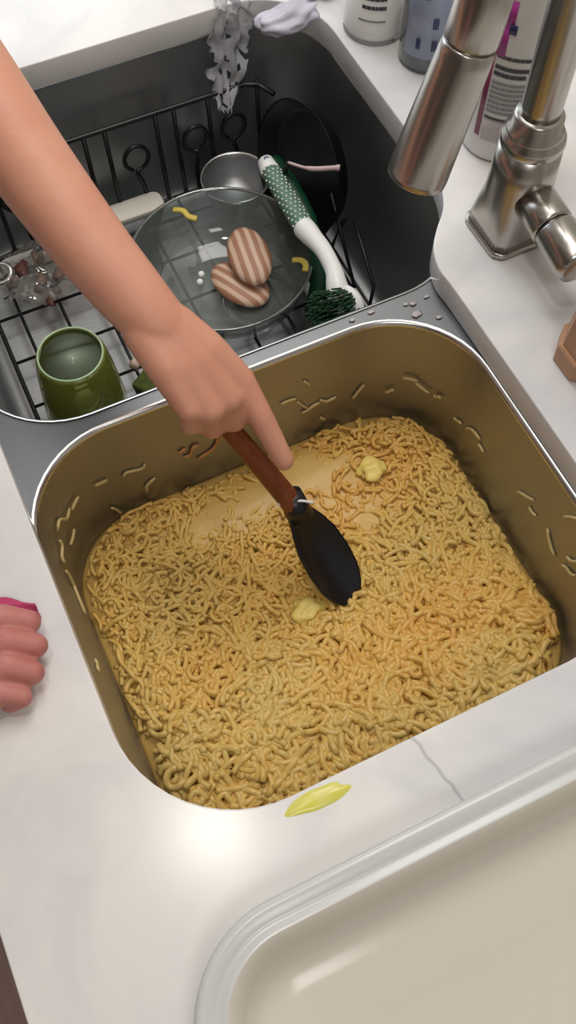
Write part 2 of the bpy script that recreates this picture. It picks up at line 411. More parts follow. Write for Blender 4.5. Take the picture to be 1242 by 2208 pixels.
# noodle bits stuck to the bowl's wall, one by one
stray = [([0.0435, -0.125, -0.112], [0.0425, -0.1011, -0.1045]), ([0.0486, -0.1524, -0.0975], [0.0448, -0.1395, -0.103]), ([0.046, -0.1062, -0.1515], [0.0447, -0.0949, -0.1335]), ([0.0435, -0.0631, -0.118], [0.0431, -0.045, -0.1095]), ([0.0444, -0.05, -0.131], [0.0425, -0.0247, -0.103]), ([0.0443, -0.0348, -0.1285], [0.0428, -0.0204, -0.11]), ([0.0428, -0.0666, -0.1075], [0.0427, -0.0594, -0.1085]), ([0.0424, 0.0601, -0.1015], [0.0437, 0.071, -0.1195]), ([0.0419, 0.0427, -0.0965], [0.042, 0.0603, -0.098]), ([0.044, 0.0647, -0.1235], [0.0436, 0.0855, -0.119]), ([0.0432, 0.0856, -0.1145], [0.0436, 0.1039, -0.12]), ([0.0452, 0.1223, -0.134], [0.0457, 0.134, -0.1155]), ([0.0547, 0.1545, -0.129], [0.0589, 0.1627, -0.126]), ([0.0607, 0.1688, -0.105], [0.0711, 0.18, -0.104]), ([0.0699, 0.1784, -0.107], [0.0831, 0.1881, -0.1145]), ([0.0875, 0.1908, -0.1135], [0.0946, 0.1947, -0.113]), ([0.0458, 0.0909, -0.152], [0.0453, 0.0855, -0.1445]), ([0.0405, 0.0682, -0.0745], [0.0411, 0.0745, -0.084]), ([0.1141, 0.2003, -0.1235], [0.126, 0.202, -0.1205]), ([0.1325, 0.2024, -0.12], [0.1554, 0.2033, -0.1065]), ([0.1544, 0.2028, -0.114], [0.1655, 0.2026, -0.1145]), ([0.2216, 0.2037, -0.1015], [0.2413, 0.2049, -0.085]), ([0.2406, 0.2039, -0.0985], [0.2521, 0.2039, -0.097]), ([0.2693, 0.2043, -0.0925], [0.291, 0.203, -0.1095]), ([0.3018, 0.2033, -0.1085], [0.3183, 0.2034, -0.095]), ([0.3009, 0.2043, -0.0905], [0.3106, 0.205, -0.0815]), ([0.2765, 0.2066, -0.0575], [0.287, 0.2079, -0.042]), ([0.088, -0.1988, -0.08], [0.0664, -0.1817, -0.087]), ([0.0662, -0.1806, -0.093], [0.057, -0.17, -0.09]), ([0.087, -0.1943, -0.116], [0.0743, -0.1855, -0.113]), ([0.0937, -0.2009, -0.0865], [0.1091, -0.2047, -0.103]), ([0.1162, -0.2062, -0.1025], [0.1243, -0.2056, -0.124]), ([0.1198, -0.2052, -0.123], [0.1518, -0.2055, -0.13]), ([0.2166, -0.2095, -0.073], [0.2315, -0.2099, -0.0675]), ([0.0506, -0.1454, -0.146], [0.0502, -0.1379, -0.1665])]
walls = {}
for i, (A, B) in enumerate(stray):
    A, B = Vector(A), Vector(B); c = Vector((.22, 0, 0)); r = .0016
    pts = []
    ax = (B-A); side = Vector((ax.z, 0, -ax.x)) if abs(ax.y) > abs(ax.x) else Vector((0, ax.z, -ax.y))
    nrm = Vector((c.x-(A.x+B.x)/2, c.y-(A.y+B.y)/2, 0)).normalized()
    perp = ax.cross(nrm).normalized(); w_ = random.uniform(-.22, .22)*ax.length
    for k in range(9):
        t = k/8; q = A+ax*t+perp*w_*math.sin(PI*t*(1 if i % 3 else 2))
        for _ in range(12):
            s = inside(q.x, q.y, q.z)
            if s > -.0012: q += nrm*.0006
            elif s < -.0022: q -= nrm*.0005
        pts.append(q)
    o = tube('noodle_scrap', pts, [r*(.6 if k in (0, 8) else 1) for k in range(9)], STRAYO if 3 <= i <= 6 else STRAY, sides=7)
    mid_ = (A+B)/2
    wall = 'far' if mid_.x < .06 and mid_.y > -.19 else 'rear' if mid_.y > .15 else 'front'
    walls.setdefault(wall, []).append((mid_.y if wall == 'far' else mid_.x, o, ax.length, 3 <= i <= 6))
ORD = ['first', 'second', 'third', 'fourth', 'fifth', 'sixth', 'seventh', 'eighth', 'ninth', 'tenth', 'eleventh', 'twelfth', 'thirteenth', 'fourteenth', 'fifteenth', 'sixteenth', 'seventeenth', 'eighteenth', 'nineteenth', 'twentieth']
for wall, items in walls.items():
    for k, (_, o, ln, org) in enumerate(sorted(items, key=lambda q: q[0])):
        frm = {'far': 'its front corner', 'rear': 'its far corner', 'front': 'its far corner'}[wall]
        tag(o, "%s %s noodle scrap on the noodle bowl's %s wall, %s from %s" % ('long' if ln > .018 else 'short', 'orange' if org else 'pale', wall, ORD[k], frm), 'noodle scrap', "noodle scraps on the noodle bowl's %s wall" % wall)

def blob(name, loc, rad, m, seed, amt=.3, sub=3, scale=(1, 1, 1), freq=30, parent=None):
    bm = bmesh.new(); bmesh.ops.create_icosphere(bm, subdivisions=sub, radius=1)
    for vtx in bm.verts:
        n_ = noise.noise(vtx.co*freq/20+Vector((seed, seed, 0)))
        vtx.co = vtx.co*(1+amt*n_*2); vtx.co = Vector((vtx.co.x*rad*scale[0], vtx.co.y*rad*scale[1], vtx.co.z*rad*scale[2]))
    me = bpy.data.meshes.new(name); bm.to_mesh(me); bm.free(); me.polygons.foreach_set('use_smooth', [True]*len(me.polygons)); me.materials.append(m)
    o = bpy.data.objects.new(name, me); COL.objects.link(o); o.location = loc
    if parent: o.parent = parent
    return o
tag(blob('butter_lump', (.117, .108, -.155), .0125, BUTTER, 1, .3, scale=(1, 1.1, .55)), 'pale yellow butter lump melting on the noodles toward the rear', 'butter')
tag(blob('butter_lump', (.225, -.016, -.154), .0125, BUTTER, 5, .35, scale=(1, 1.2, .5)), 'yellow butter lump melting beside the tip of the black spoon', 'butter')

# ------------------------------------------------------------------ spoon
sp = empty('cooking_spoon', 'wooden-handled cooking spoon with black head stirring the noodles', 'spoon', (.2, .015, -.15))
def loc(pts, o): return [Vector(p)-Vector(o) for p in pts]
SO = (.2, .015, -.15)
top = Vector((.074, -.068, .092)); jn = Vector((.1674, .0, -.062)); tip = Vector((.236, .0285, -.158))
hp = [top, Vector((.1171, -.0359, .02)), Vector((.142, -.018, -.02)), jn]
hs = spline(loc(hp, SO), 6)
tube('handle', hs, [.0078+.0026*(i/len(hs)) for i in range(len(hs))], WOOD, sp, sides=14)
# head: shallow oval paddle, hollow on its upper side
ax = (tip-jn).normalized(); side = ax.cross(Vector((0, 0, 1))).normalized(); side = (side*1.0+Vector((0, 0, 0))).normalized(); nr = side.cross(ax).normalized()
Lh = (tip-jn).length+.004; V = []; F = []; nu, nv = 26, 16
for layer in (0, 1):
    for i in range(nu+1):
        t = i/nu; wdt = .0095+.0165*math.sin(min(1, t*1.02)**.8*PI)**.75 if t < 1 else .0015
        wdt = float(np.interp(t, [0, .08, .2, .35, .55, .75, .87, .94, .98, 1], [.010, .0115, .0175, .0225, .0245, .0230, .0185, .0130, .0080, .001]))
        for j in range(nv+1):
            u = j/nv*2-1; c_ = jn-ax*.004+ax*(Lh*t)+side*(wdt*u)
            dish = .010*math.sin(PI*t)*(1-u*u)
            c_ = c_-nr*dish + nr*(.0022 if layer == 0 else -.0026)
            if layer == 1 and t < .15: c_ -= nr*.003*(1-t/.15)
            V.append(c_-Vector(SO))
M_ = (nu+1)*(nv+1)
for layer in (0, 1):
    for i in range(nu):
        for j in range(nv):
            a0 = layer*M_+i*(nv+1)+j; F.append((a0, a0+1, a0+nv+2, a0+nv+1))
for i in range(nu):
    for j in (0, nv):
        a0 = i*(nv+1)+j; F.append((a0, a0+nv+1, a0+nv+1+M_, a0+M_))
for i in (0, nu):
    for j in range(nv):
        a0 = i*(nv+1)+j; F.append((a0, a0+1, a0+1+M_, a0+M_))
mesh('spoon_head', V, F, NYLON, sp)
tube('ferrule', [jn-ax*.012-Vector(SO)+Vector((-.003, 0, .004)), jn+ax*.01-Vector(SO)], [.0112, .0118], NYLON, sp, sides=14)
o = tube('noodle_scrap', spline([(.1625, -.016, -.048), (.166, -.006, -.0455), (.169, .004, -.047), (.173, .013, -.051)], 4), .0014, WHITEPL, sides=6)
tag(o, 'white noodle shred lying across the spoon where handle meets black head', 'noodle scrap')

# ------------------------------------------------------------------ people (one continuous remeshed surface each)
def cone_data(a, b, ra, rb, n=40, rings=8):
    """capsule with two radii"""
    a, b = Vector(a), Vector(b); t = (b-a).normalized(); up = Vector((0, 0, 1)) if abs(t.z) < .9 else Vector((1, 0, 0)); s = t.cross(up).normalized(); u = s.cross(t)
    R = []
    for k in range(1, rings+1):
        q = PI/2*k/(rings+.0); R.append((a-t*ra*math.cos(q), ra*math.sin(q)))
    for k in range(rings, 0, -1):
        q = PI/2*k/(rings+.0); R.append((b+t*rb*math.cos(q), rb*math.sin(q)))
    V = []; F = []
    for c, r in R:
        for k in range(n):
            an = 2*PI*k/n; V.append(c+(s*math.cos(an)+u*math.sin(an))*r)
    for i in range(len(R)-1):
        for k in range(n): F.append((i*n+k, i*n+(k+1) % n, (i+1)*n+(k+1) % n, (i+1)*n+k))
    F.append(tuple(range(n))[::-1]); F.append(tuple((len(R)-1)*n+k for k in range(n)))
    return V, F
def chain(pts, rads): return [cone_data(pts[i], pts[i+1], rads[i], rads[i+1]) for i in range(len(pts)-1)]
def body(name, parts, m, parent, voxel=.0018, smooth=10):
    v, f = join(parts); o = mesh('tmp_body', v, f, m)
    r = o.modifiers.new('r', 'REMESH'); r.mode = 'VOXEL'; r.voxel_size = voxel; r.use_smooth_shade = True
    s = o.modifiers.new('s', 'SMOOTH'); s.iterations = smooth; s.factor = .5
    dg = bpy.context.evaluated_depsgraph_get(); me = bpy.data.meshes.new_from_object(o.evaluated_get(dg)); me.name = name
    bpy.data.objects.remove(o); me.materials.clear(); me.materials.append(m); me.polygons.foreach_set('use_smooth', [True]*len(me.polygons))
    n = bpy.data.objects.new(name, me); COL.objects.link(n); n.parent = parent; return n
per = empty('person', "person's bare forearm and hand reaching in from the left, gripping the spoon", 'person')
P = []
arm = spline([(-.2913, -.150, .215), (-.2113, -.1354, .2), (-.1459, -.122, .185), (-.0861, -.1075, .160), (-.0184, -.0895, .132), (.0308, -.0735, .112), (.0549, -.0640, .1)], 8)
n_ = len(arm); rr = [.046-(.046-.0235)*min(1, (i/(n_-1))**.8) for i in range(n_)]
P += chain(arm, rr)
P += chain([(-.2913, -.150, .215), (-.345, -.190, .245), (-.33, -.36, .36), (-.28, -.52, .47)], [.044, .043, .047, .052])
W_ = Vector((.0549, -.0640, .1)); K = [Vector(k) for k in ((.104, -.0205, .066), (.114, -.0360, .064), (.1185, -.0525, .065), (.1145, -.067, .070))]
wr = [W_+Vector((.004, .010, -.002)), W_+Vector((.004, .003, 0)), W_+Vector((.002, -.004, 0)), W_+Vector((0, -.011, 0))]
for a_, k_, r2 in zip(wr, K, (.0125, .013, .0125, .011)): P += chain([a_, (a_+k_)/2+Vector((0, 0, .004)), k_], [.019, .0165, r2])
P += chain([K[0], (.1273, -.0150, .046), (.1445, -.0107, .027), (.157, -.0075, .0135)], [.0122, .0108, .0098, .0088])
P += chain([K[1], (.1200, -.0345, .040), (.1060, -.0235, .020), (.0900, -.0270, .017)], [.0118, .0100, .0090, .0082])
P += chain([K[2], (.1200, -.0530, .042), (.1050, -.0400, .020), (.0900, -.0350, .020)], [.0112, .0098, .0088, .0080])
P += chain([K[3], (.1150, -.0690, .050), (.1010, -.0590, .030), (.0860, -.0500, .030)], [.0100, .0088, .0080, .0072])
P += chain([W_+Vector((.006, .012, -.012)), (.0830, -.0220, .056), (.1050, -.0130, .030), (.1260, -.0080, .012)], [.016, .0135, .0105, .009])
body('arm_and_hand', P, SKIN, per, .0018, 16)

per2 = empty('person', "person's other hand curled on the worktop's front edge, pink at top", 'person')
P = []
fb = [((.1930, -.2930, .020), (.1950, -.2560, .0245), (.2040, -.2400, .0190), (.2030, -.2550, .0105)),
      ((.2130, -.2960, .021), (.2150, -.2580, .0260), (.2240, -.2410, .0200), (.2230, -.2560, .0110)),
      ((.2330, -.3000, .020), (.2330, -.2640, .0250), (.2420, -.2500, .0190), (.2400, -.2620, .0105)),
      ((.2500, -.3040, .018), (.2480, -.2740, .0210), (.2550, -.2630, .0160), (.2530, -.2730, .0090))]
for i, q in enumerate(fb): P += chain([(q[0][0], q[0][1], q[0][2])]+list(q[1:]), [.0115, .0105, .0092, .0085] if i < 3 else [.0098, .0088, .008, .0075])
P += chain([(.222, -.345, .024), (.215, -.300, .021)], [.026, .018])
P += chain([(.222, -.345, .024), (.240, -.305, .020)], [.026, .016])
P += chain([(.20, -.62, .16), (.212, -.430, .056), (.222, -.345, .026)], [.042, .033, .025])
P += chain([(.205, -.335, .024), (.183, -.300, .018), (.182, -.272, .0115)], [.015, .0105, .0088])
body('hand', P, SKIN2, per2, .0015, 5)
# pink cloth tucked above the fist
V = []; F = []; nu, nv = 18, 8
for i in range(nu+1):
    for j in range(nv+1):
        t = i/nu; u = j/nv-.5
        y = -.300+.068*t; x = .1785+.028*u*(1-t*.55)+.004*math.sin(t*7)+.010*t
        V.append((x, y, .0022+.016*(1-t)*(1-4*u*u*.6)+.0028*math.sin(u*14+t*5)+.0025*math.sin(t*16+u*6)*.6+.004))
for i in range(nu):
    for j in range(nv): a0 = i*(nv+1)+j; F.append((a0, a0+1, a0+nv+2, a0+nv+1))
pc = mesh('pink_cloth', V, F, PINK); pc.modifiers.new('s', 'SOLIDIFY').thickness = .002
tag(pc, 'crumpled pink cloth peeking out beside the curled hand on the worktop', 'cloth')

# ------------------------------------------------------------------ faucet
fc = empty('kitchen_faucet', 'brushed nickel pull-down kitchen faucet behind the sink with hanging spray head', 'faucet', (.012, .295, 0))
FO = Vector((.012, .295, 0))
def circ(r, z, n=52, sq=0, cx=0, cy=0):
    out = []
    for k in range(n):
        a = 2*PI*k/n+PI/4; c, s = math.cos(a), math.sin(a)
        m_ = max(abs(c), abs(s)); q = r*((1-sq)+sq*min(1/m_, 1.24)); out.append((cx+q*c, cy+q*s, z))
    return out
v, f = loft([circ(.0325, 0, sq=1), circ(.0325, .005, sq=1), circ(.0315, .0065, sq=1)], True, True); mesh('base_plate', v, f, FAUCET, fc)
v, f = loft([circ(.0312, .0065, sq=1), circ(.0306, .020, sq=.8), circ(.0306, .034, sq=.4), circ(.0303, .050), circ(.0292, .075), circ(.0275, .106)], True, True); mesh('body', v, f, FAUCET, fc)
lathe('collar', [(.0272, .104), (.0278, .106), (.0284, .110), (.0272, .115), (.0248, .117), (.0244, .119), (.0240, .121), (.0216, .1225), (.0214, .134), (.0195, .1365)], FAUCET, fc)
rp = [(0, 0, .13), (0, 0, .22), (0, 0, .34)]
ar = []
for k in range(13):
    a = PI*k/12; ar.append((.008*(1-math.cos(a)), -.047*(1-math.cos(a)), .34+.052*math.sin(a)))
headtop = Vector((.036, .200, .303))-FO
pts = [Vector(p) for p in rp]+[Vector(p) for p in ar[1:10]]+[headtop+Vector((-.001, .003, .02)), headtop]
tube('spout', spline(pts, 4), .0172, FAUCET, fc, sides=32)
hb = Vector((.045, .158, .15))-FO; hs_ = Vector((.0375, .1905, .252))-FO
dv = (headtop-hs_)
def seg(name, a, b, prof, m):
    a, b = Vector(a), Vector(b); d_ = (b-a); q = d_.to_track_quat('Z', 'Y'); v, f = lathe_data([(r, z*d_.length) for r, z in prof], 40)
    return mesh(name, [q@Vector(p)+a for p in v], f, m, fc)
seg('spray_head', hb, hs_, [(.0215, 0), (.0232, .015), (.0235, .06), (.0222, .45), (.0202, .9), (.0196, .985), (.0186, 1)], FAUCET)
seg('seam_ring', hs_-(hs_-hb).normalized()*.0005, hs_+(hs_-hb).normalized()*.003, [(.0174, 0), (.0174, 1)], DARKGAP)
seg('hose_collar', hs_+(hs_-hb).normalized()*.0025, headtop, [(.0190, 0), (.0196, .05), (.0185, .95), (.0175, 1)], FAUCET)
seg('nozzle', hb-(hs_-hb).normalized()*.003, hb+(hs_-hb).normalized()*.002, [(.0175, 0), (.0185, 1)], DARKGAP)
seg('handle_hub', Vector((.016, 0, .060)), Vector((.058, -.002, .058)), [(.0192, 0), (.0195, .95), (.0186, 1)], FAUCET)
seg('seam_ring', Vector((.058, -.002, .058)), Vector((.0605, -.0021, .0578)), [(.0172, 0), (.0172, 1)], DARKGAP)
hh = seg('handle_cap', Vector((.060, -.002, .058)), Vector((.105, -.004, .055)), [(.0185, 0), (.0195, .06), (.0193, .85), (.0170, .97), (.012, 1)], FAUCET)
lv = tube('lever', [Vector((.080, .000, .060)), Vector((.090, .03, .085)), Vector((.10, .09, .12))], [.006, .005, .0045], FAUCET, fc, sides=14)

# ------------------------------------------------------------------ items behind the sink
def patch(name, r, z0, z1, a0, a1, m, parent, n=10, off=.0004, th=.0004):
    V, F = [], []
    for rr_ in (r+off, r+off+th):
        for z in (z0, z1):
            for k in range(n+1):
                a = a0+(a1-a0)*k/n; V.append((rr_*math.cos(a), rr_*math.sin(a), z))
    q = n+1
    for k in range(n):
        F += [(2*q+k, 2*q+k+1, 3*q+k+1, 3*q+k), (k, q+k, q+k+1, k+1), (k, k+1, 2*q+k+1, 2*q+k), (q+k, 3*q+k, 3*q+k+1, q+k+1)]
    F += [(0, 2*q, 3*q, q), (n, q+n, 3*q+n, 2*q+n)]
    return mesh(name, V, F, m, parent)
def textline(r, z, h, a0, a1, m, parent, gap=.35, wmin=.05, wmax=.16, seed=1, name='printed_text'):
    rs = random.Random(seed); a = a0; parts = []
    while a < a1:
        w2 = rs.uniform(wmin, wmax); e = min(a+w2, a1)
        V, F = [], []; n = 3
        for rr_ in (r+.0003, r+.0007):
            for zz in (z, z+h):
                for k in range(n+1):
                    b = a+(e-a)*k/n; V.append((rr_*math.cos(b), rr_*math.sin(b), zz))
        q = n+1
        for k in range(n): F += [(2*q+k, 2*q+k+1, 3*q+k+1, 3*q+k), (k, k+1, 2*q+k+1, 2*q+k), (q+k, 3*q+k, 3*q+k+1, q+k+1)]
        F += [(0, 2*q, 3*q, q), (n, q+n, 3*q+n, 2*q+n)]
        parts.append((V, F)); a = e+w2*gap
    v, f = join(parts); o = mesh(name, v, f, m, parent); tag(o, kind='stuff'); return o
# facing direction of the camera, from the bottles: about azimuth -40 deg
wb = empty('spray_bottle', 'tall white bottle with magenta stripe and grey print between the faucet pipes', 'bottle', (-.096, .348, 0))
lathe('bottle_body', [(.0335, 0), (.0365, .004), (.037, .02), (.037, .185), (.034, .205), (.022, .225), (.015, .232), (.015, .25)], WHITEPL, wb)
lathe('cap', [(.017, .245), (.0175, .27), (.016, .275)], WHITEPL, wb)
A = math.radians
patch('magenta_stripe', .037, .028, .125, A(-77), A(-69), MAROON, wb)
patch('magenta_stripe', .037, .118, .150, A(-73), A(-56), MAGENTA, wb)
patch('magenta_stripe', .037, .145, .172, A(-66), A(-52), MAGENTA, wb)
v, f = lathe_data([(.0035, 0), (.0035, .0006)], 16)
patch('round_mark', .0375, .142, .151, A(-57), A(-47), NAVY, wb)
textline(.037, .1165, .0032, A(-66), A(-18), INK, wb, .1, seed=1)
textline(.037, .1055, .0038, A(-66), A(-18), INK, wb, .06, seed=2)
textline(.037, .0985, .0040, A(-66), A(-20), INK, wb, .1, seed=3)
for i in range(7): textline(.037, .090-.0052*i, .0028, A(-66), A(-18), INK2, wb, .2, .03, .09, seed=10+i)
textline(.037, .0515, .0022, A(-66), A(-22), INK, wb, .0, seed=4)
patch('pale_band', .037, .026, .050, A(-66), A(-30), mat('pale_grey_print', srgb(192, 184, 186), .4), wb, off=.0002, th=.0002)
tn = empty('round_tin', 'short white round tub with dark print lines, leftmost behind the sink', 'tub', (-.298, .315, 0))
lathe('tub_body', [(.031, 0), (.034, .003), (.034, .012), (.033, .014), (.033, .085)], WHITEPL, tn)
lathe('lid', [(.0345, .085), (.035, .098), (.033, .1)], PALEPINK, tn)
textline(.033, .052, .004, A(-58), A(-12), INK, tn, .1, seed=5)
textline(.033, .042, .004, A(-56), A(-12), INK, tn, .1, seed=6)
textline(.033, .028, .0018, A(-62), A(-12), INK2, tn, .1, seed=7)
patch('round_mark', .033, .066, .078, A(-40), A(-20), INK, tn)
patch('grey_ring', .034, .004, .006, A(-110), A(10), INK2, tn)
patch('pink_band', .033, .060, .080, A(-85), A(-45), PALEPINK, tn)
bb = empty('blue_bottle', 'blue and white labelled bottle standing left of the hanging spray head', 'bottle', (-.231, .342, 0))
lathe('bottle_body', [(.027, 0), (.030, .004), (.030, .15), (.026, .165), (.014, .18), (.014, .2)], CLEARGL, bb)
lathe('liquid', [(.0265, .003), (.0285, .006), (.0285, .14)], mat('pale_blue_liquid', srgb(178, 186, 200), .3), bb)
lathe('cap', [(.015, .19), (.015, .215)], WHITEPL, bb)
patch('label', .030, .02, .13, A(-85), A(10), BLUEBT, bb)
for i, (z, a0, a1) in enumerate(((.105, -60, -35), (.085, -55, -40), (.03, -58, -50), (.055, -30, -20), (.03, -28, -18), (.12, -30, -12))):
    textline(.0306, z, .012, A(a0), A(a1), INK2 if i in (0, 1, 5) else NAVY, bb, .5, .03, .06, seed=30+i)
# wooden piece at the right
oc = empty('wooden_mill', 'light wooden octagonal mill cut off by the right edge of the photo', 'mill', (.1715, .283, 0))
def octo(r, z): return [(r*math.cos(PI/8+PI/4*k), r*math.sin(PI/8+PI/4*k), z) for k in range(8)]
v, f = loft([octo(.031, 0), octo(.0325, .002), octo(.0325, .020), octo(.031, .022)], True, True); mesh('foot', v, f, PALEWOOD, oc, smooth=False)
v, f = loft([octo(.0290, .022), octo(.0275, .060), octo(.020, .066)], True, True); mesh('mill_body', v, f, PALEWOOD, oc, smooth=False)

# ------------------------------------------------------------------ thin bag and clear film over the far corner
tag(blob('plastic_bag', (-.333, .228, .013),   .030, BAG, 3, .16, 4, (.62, 1.15, .42), 40), 'crumpled white plastic bag lying on the far corner of the sink edge', 'bag')
tag(blob('plastic_bag', (-.372, .292, .010), .020, mat('blue_grey_bag', srgb(120, 124, 158), .5), 9, .3, 3, (.8, 1.1, .45), 40), 'small grey-blue crumpled wrapper behind the white plastic bag', 'wrapper')
path = spline([(-.418, .196, .006), (-.402, .192, .005), (-.3935, .189, -.008), (-.389, .183, -.035), (-.383, .176, -.060), (-.372, .168, -.085), (-.360, .160, -.105)], 5)
V = []; F = []; nv = 14
wf = [.012, .018, .024, .028, .026, .019, .007]
for i, p in enumerate(path):
    t = i/(len(path)-1); ww = np.interp(t, np.linspace(0, 1, 7), wf)
    for j in range(nv+1):
        u = j/nv-.5; jit = noise.noise(Vector((t*9, u*5, 2))); e = 1+.45*noise.noise(Vector((t*14, (u > 0)*5, 7)))
        V.append((p.x+.009*jit+.003*math.sin(u*20), p.y+u*2*ww*e, p.z+.006*noise.noise(Vector((t*12, u*9, 6)))))
for i in range(len(path)-1):
    for j in range(nv):
        a0 = i*(nv+1)+j
        if noise.noise(Vector((i*.55, j*.5, 4))) > .33: continue
        F.append((a0, a0+1, a0+nv+2, a0+nv+1))
fm = mesh('plastic_film', V, F, FILM); tag(fm, 'torn clear plastic film hanging from the worktop into the left sink bowl', 'plastic film')

# ------------------------------------------------------------------ wire rack in the left bowl
rk = empty('dish_rack', 'black wire rack with looped spoon motifs standing in the left sink bowl', 'dish rack', (0, 0, 0))
zt_, zb_ = -.088, -.214
X0, X1, Y0, Y1 = -.374, -.025, -.178, .232
topo = [(x, y, zt_) for x, y in rrect(X0, X1, Y0, Y1, .035, 6)]
wr_ = .0027
tube('top_rail', [(X0, -.178, zt_)]+[(X0, y, zt_) for y in (-.1, 0, .1, .19)]+[(X0+.008, .205, zt_), (X0+.030, .215, zt_)], .0030, BLACKWIRE, rk, sides=8)
bt = [(x, y, zb_+.003) for x, y in rrect(X0+.012, X1, Y0, Y1-.012, .045, 6)]
tube('bottom_rail', bt, .0026, BLACKWIRE, rk, sides=8, closed=True)
ys_ = [-.145, -.118, -.066, -.038, .035, .062, .115, .142, .19]
for y in (-.125, -.085, -.01, .015, .077, .100, .143, .206):
    tube('upright_wire', [(X0, y, zt_), (X0+.004, y, -.15), (X0+.012, y, zb_+.004)], wr_, BLACKWIRE, rk, sides=6)
for yc, fl_ in ((-.105, 1), (-.048, -1), (.046, 1), (.122, -1), (.172, 1)):
    pts = [(X0+.012, yc+fl_*.004, zb_+.004), (X0+.008, yc+fl_*.003, -.18), (X0+.006, yc-.002*fl_, -.158)]
    for k in range(9):
        a = fl_*(A(12)+A(320)*k/8)
        pts.append((X0+.004, yc+.0150*math.sin(a), -.139-.0180*math.cos(a)))
    tube('spoon_motif_wire', spline(pts, 3), wr_, BLACKWIRE, rk, sides=6)
for y in [-.15+.047*k for k in range(9)]:
    tube('floor_wire', [(X0+.013, y, zb_+.006), (-.2, y, zb_+.006), (X1, y, zb_+.006)], .0019, BLACKWIRE, rk, sides=6)
for x in (-.33, -.27, -.205, -.14, -.08):
    tube('cross_wire', [(x, Y0, zb_+.0025), (x, Y1-.012, zb_+.0025)], .0019, BLACKWIRE, rk, sides=6)
tube('side_wire', [(-.205, .222, -.12), (-.135, .222, -.208)], .0022, BLACKWIRE, rk, sides=6)
tube('side_wire', [(-.165, .232, -.13), (-.100, .226, -.170), (-.085, .212, -.206)], .0022, BLACKWIRE, rk, sides=6)
tube('side_wire', [(-.175, .226, -.13), (-.20, .224, -.205)], .0022, BLACKWIRE, rk, sides=6)

# ------------------------------------------------------------------ dishes in the left bowl
gb = empty('glass_bowl', 'clear round glass bowl holding two brown striped ovals in the left sink bowl', 'bowl', (-.197, .080, -.2055))
lathe('bowl_shell', [(.045, .0), (.075, .006), (.092, .025), (.101, .056), (.103, .0585), (.1045, .058), (.1035, .054), (.095, .024), (.078, .0035), (.045, -.0028)][:9], CLEARGL, gb, 64, True, False)
v, f = lathe_data([(.1015, .0570), (.103, .0592), (.105, .0588), (.1045, .0565)], 64, False, False)
mesh('bowl_rim', v, f, mixmat('glass_rim', (.5, .55, .52, 1), .1, .6, srgb(120, 126, 122), .45), gb)
def oval_pad(locv, rot, lab):
    v, f = lathe_data([(.010, 0), (.019, .0012), (.0225, .005), (.0228, .009), (.019, .0130), (.010, .0145)], 40)
    v = [(x*1.7, y*1.08, z) for x, y, z in v]
    o = mesh('striped_oval', v, f, STRIPE); o.location = locv; o.rotation_euler = rot
    tag(o, lab, 'sponge', 'brown striped ovals in the glass bowl'); return o
oval_pad((-.186, .096, -.1995), (A(3), A(5), A(30)), 'brown striped oval lying flat and partly under the other one')
oval_pad((-.203, .117, -.178), (A(4), A(10), A(-6)), 'brown striped oval on top, leaning on the other one')
# small suds
for i, (x, y) in enumerate(((-.222, .062), (-.212, .056))):
    s = blob('suds_bubble', (x, y, -.196), .0042, mat('bright_suds', srgb(246, 246, 244), .15), i, 0, 2)
    tag(s, 'tiny shiny white drop in the glass bowl, %s' % ['the far one of two', 'the near one of two'][i], 'drop', 'white drops in the glass bowl')
# steel bowl behind
sb = empty('steel_bowl', 'small shiny steel bowl behind the clear glass bowl', 'bowl', (-.318, .150, -.2035))
lathe('bowl_shell', [(.022, 0), (.032, .010), (.038, .028), (.0405, .0365), (.042, .0375), (.0425, .036), (.040, .028), (.034, .008), (.024, -.0015)][:9], STEEL, sb, 48, True, False)
lathe('bowl_rim', [(.0400, .036), (.0415, .0392), (.0430, .036)], STEEL_RIM, sb, 48, False, False)
# yellow scraps
for q, lab in (([(-.287, .058, -.150), (-.279, .067, -.148), (-.270, .070, -.150), (-.264, .078, -.152)], 'yellow peel scrap at the left side of the glass bowl'),
               ([(-.1525, .148, -.1415), (-.147, .156, -.140), (-.139, .158, -.140), (-.132, .154, -.1415)], 'yellow peel scrap on the glass rim under the brush handle')):
    o = tube('peel_scrap', spline(q, 4), .0038, YELLOW, sides=7, flat=.5); tag(o, lab, 'scrap')
# dish brush
br = empty('dish_brush', 'white dish brush with green dotted grip lying across the glass bowl', 'brush', (-.1434, .1569, -.085))
BO = Vector((-.1434, .1569, -.085))
g0 = Vector((-.2553, .1619, -.09)); g1 = Vector((-.236, .1600, -.0885)); g2 = Vector((-.1434, .1565, -.085))
tube('tip', loc([g0, g0+Vector((.003, 0, 0)), g1, g1+Vector((.006, 0, 0))], BO), [.006, .0092, .0112, .0105], WHITEPL, br, sides=20)
tube('grip', spline(loc([g1, Vector((-.19, .1578, -.0865)), g2], BO), 8), .0108, GREENPL, br, sides=20)
dots = []
for i in range(15):
    t = (i+.5)/15; c = g1.lerp(g2, t)-BO
    for k in range(5):
        a = A(20+k*28+(14 if i % 2 else 0)); p = c+Vector((0, -math.cos(a)*.0108, math.sin(a)*.0108))
        dots.append((tube_data([p-Vector((0, 0, .0006)), p+Vector((0, -math.cos(a)*.0009, math.sin(a)*.0009))], .0011, 6)))
v, f = join(dots); o = mesh('grip_dots', v, f, WHITEPL, br); tag(o, kind='stuff')
tube('hanging_hole', loc([g0+Vector((.008, -.001, .0085)), g0+Vector((.008, -.001, .0105))], BO), .003, mat('blue_grey_hole', srgb(120, 130, 150), .5), br, sides=12)
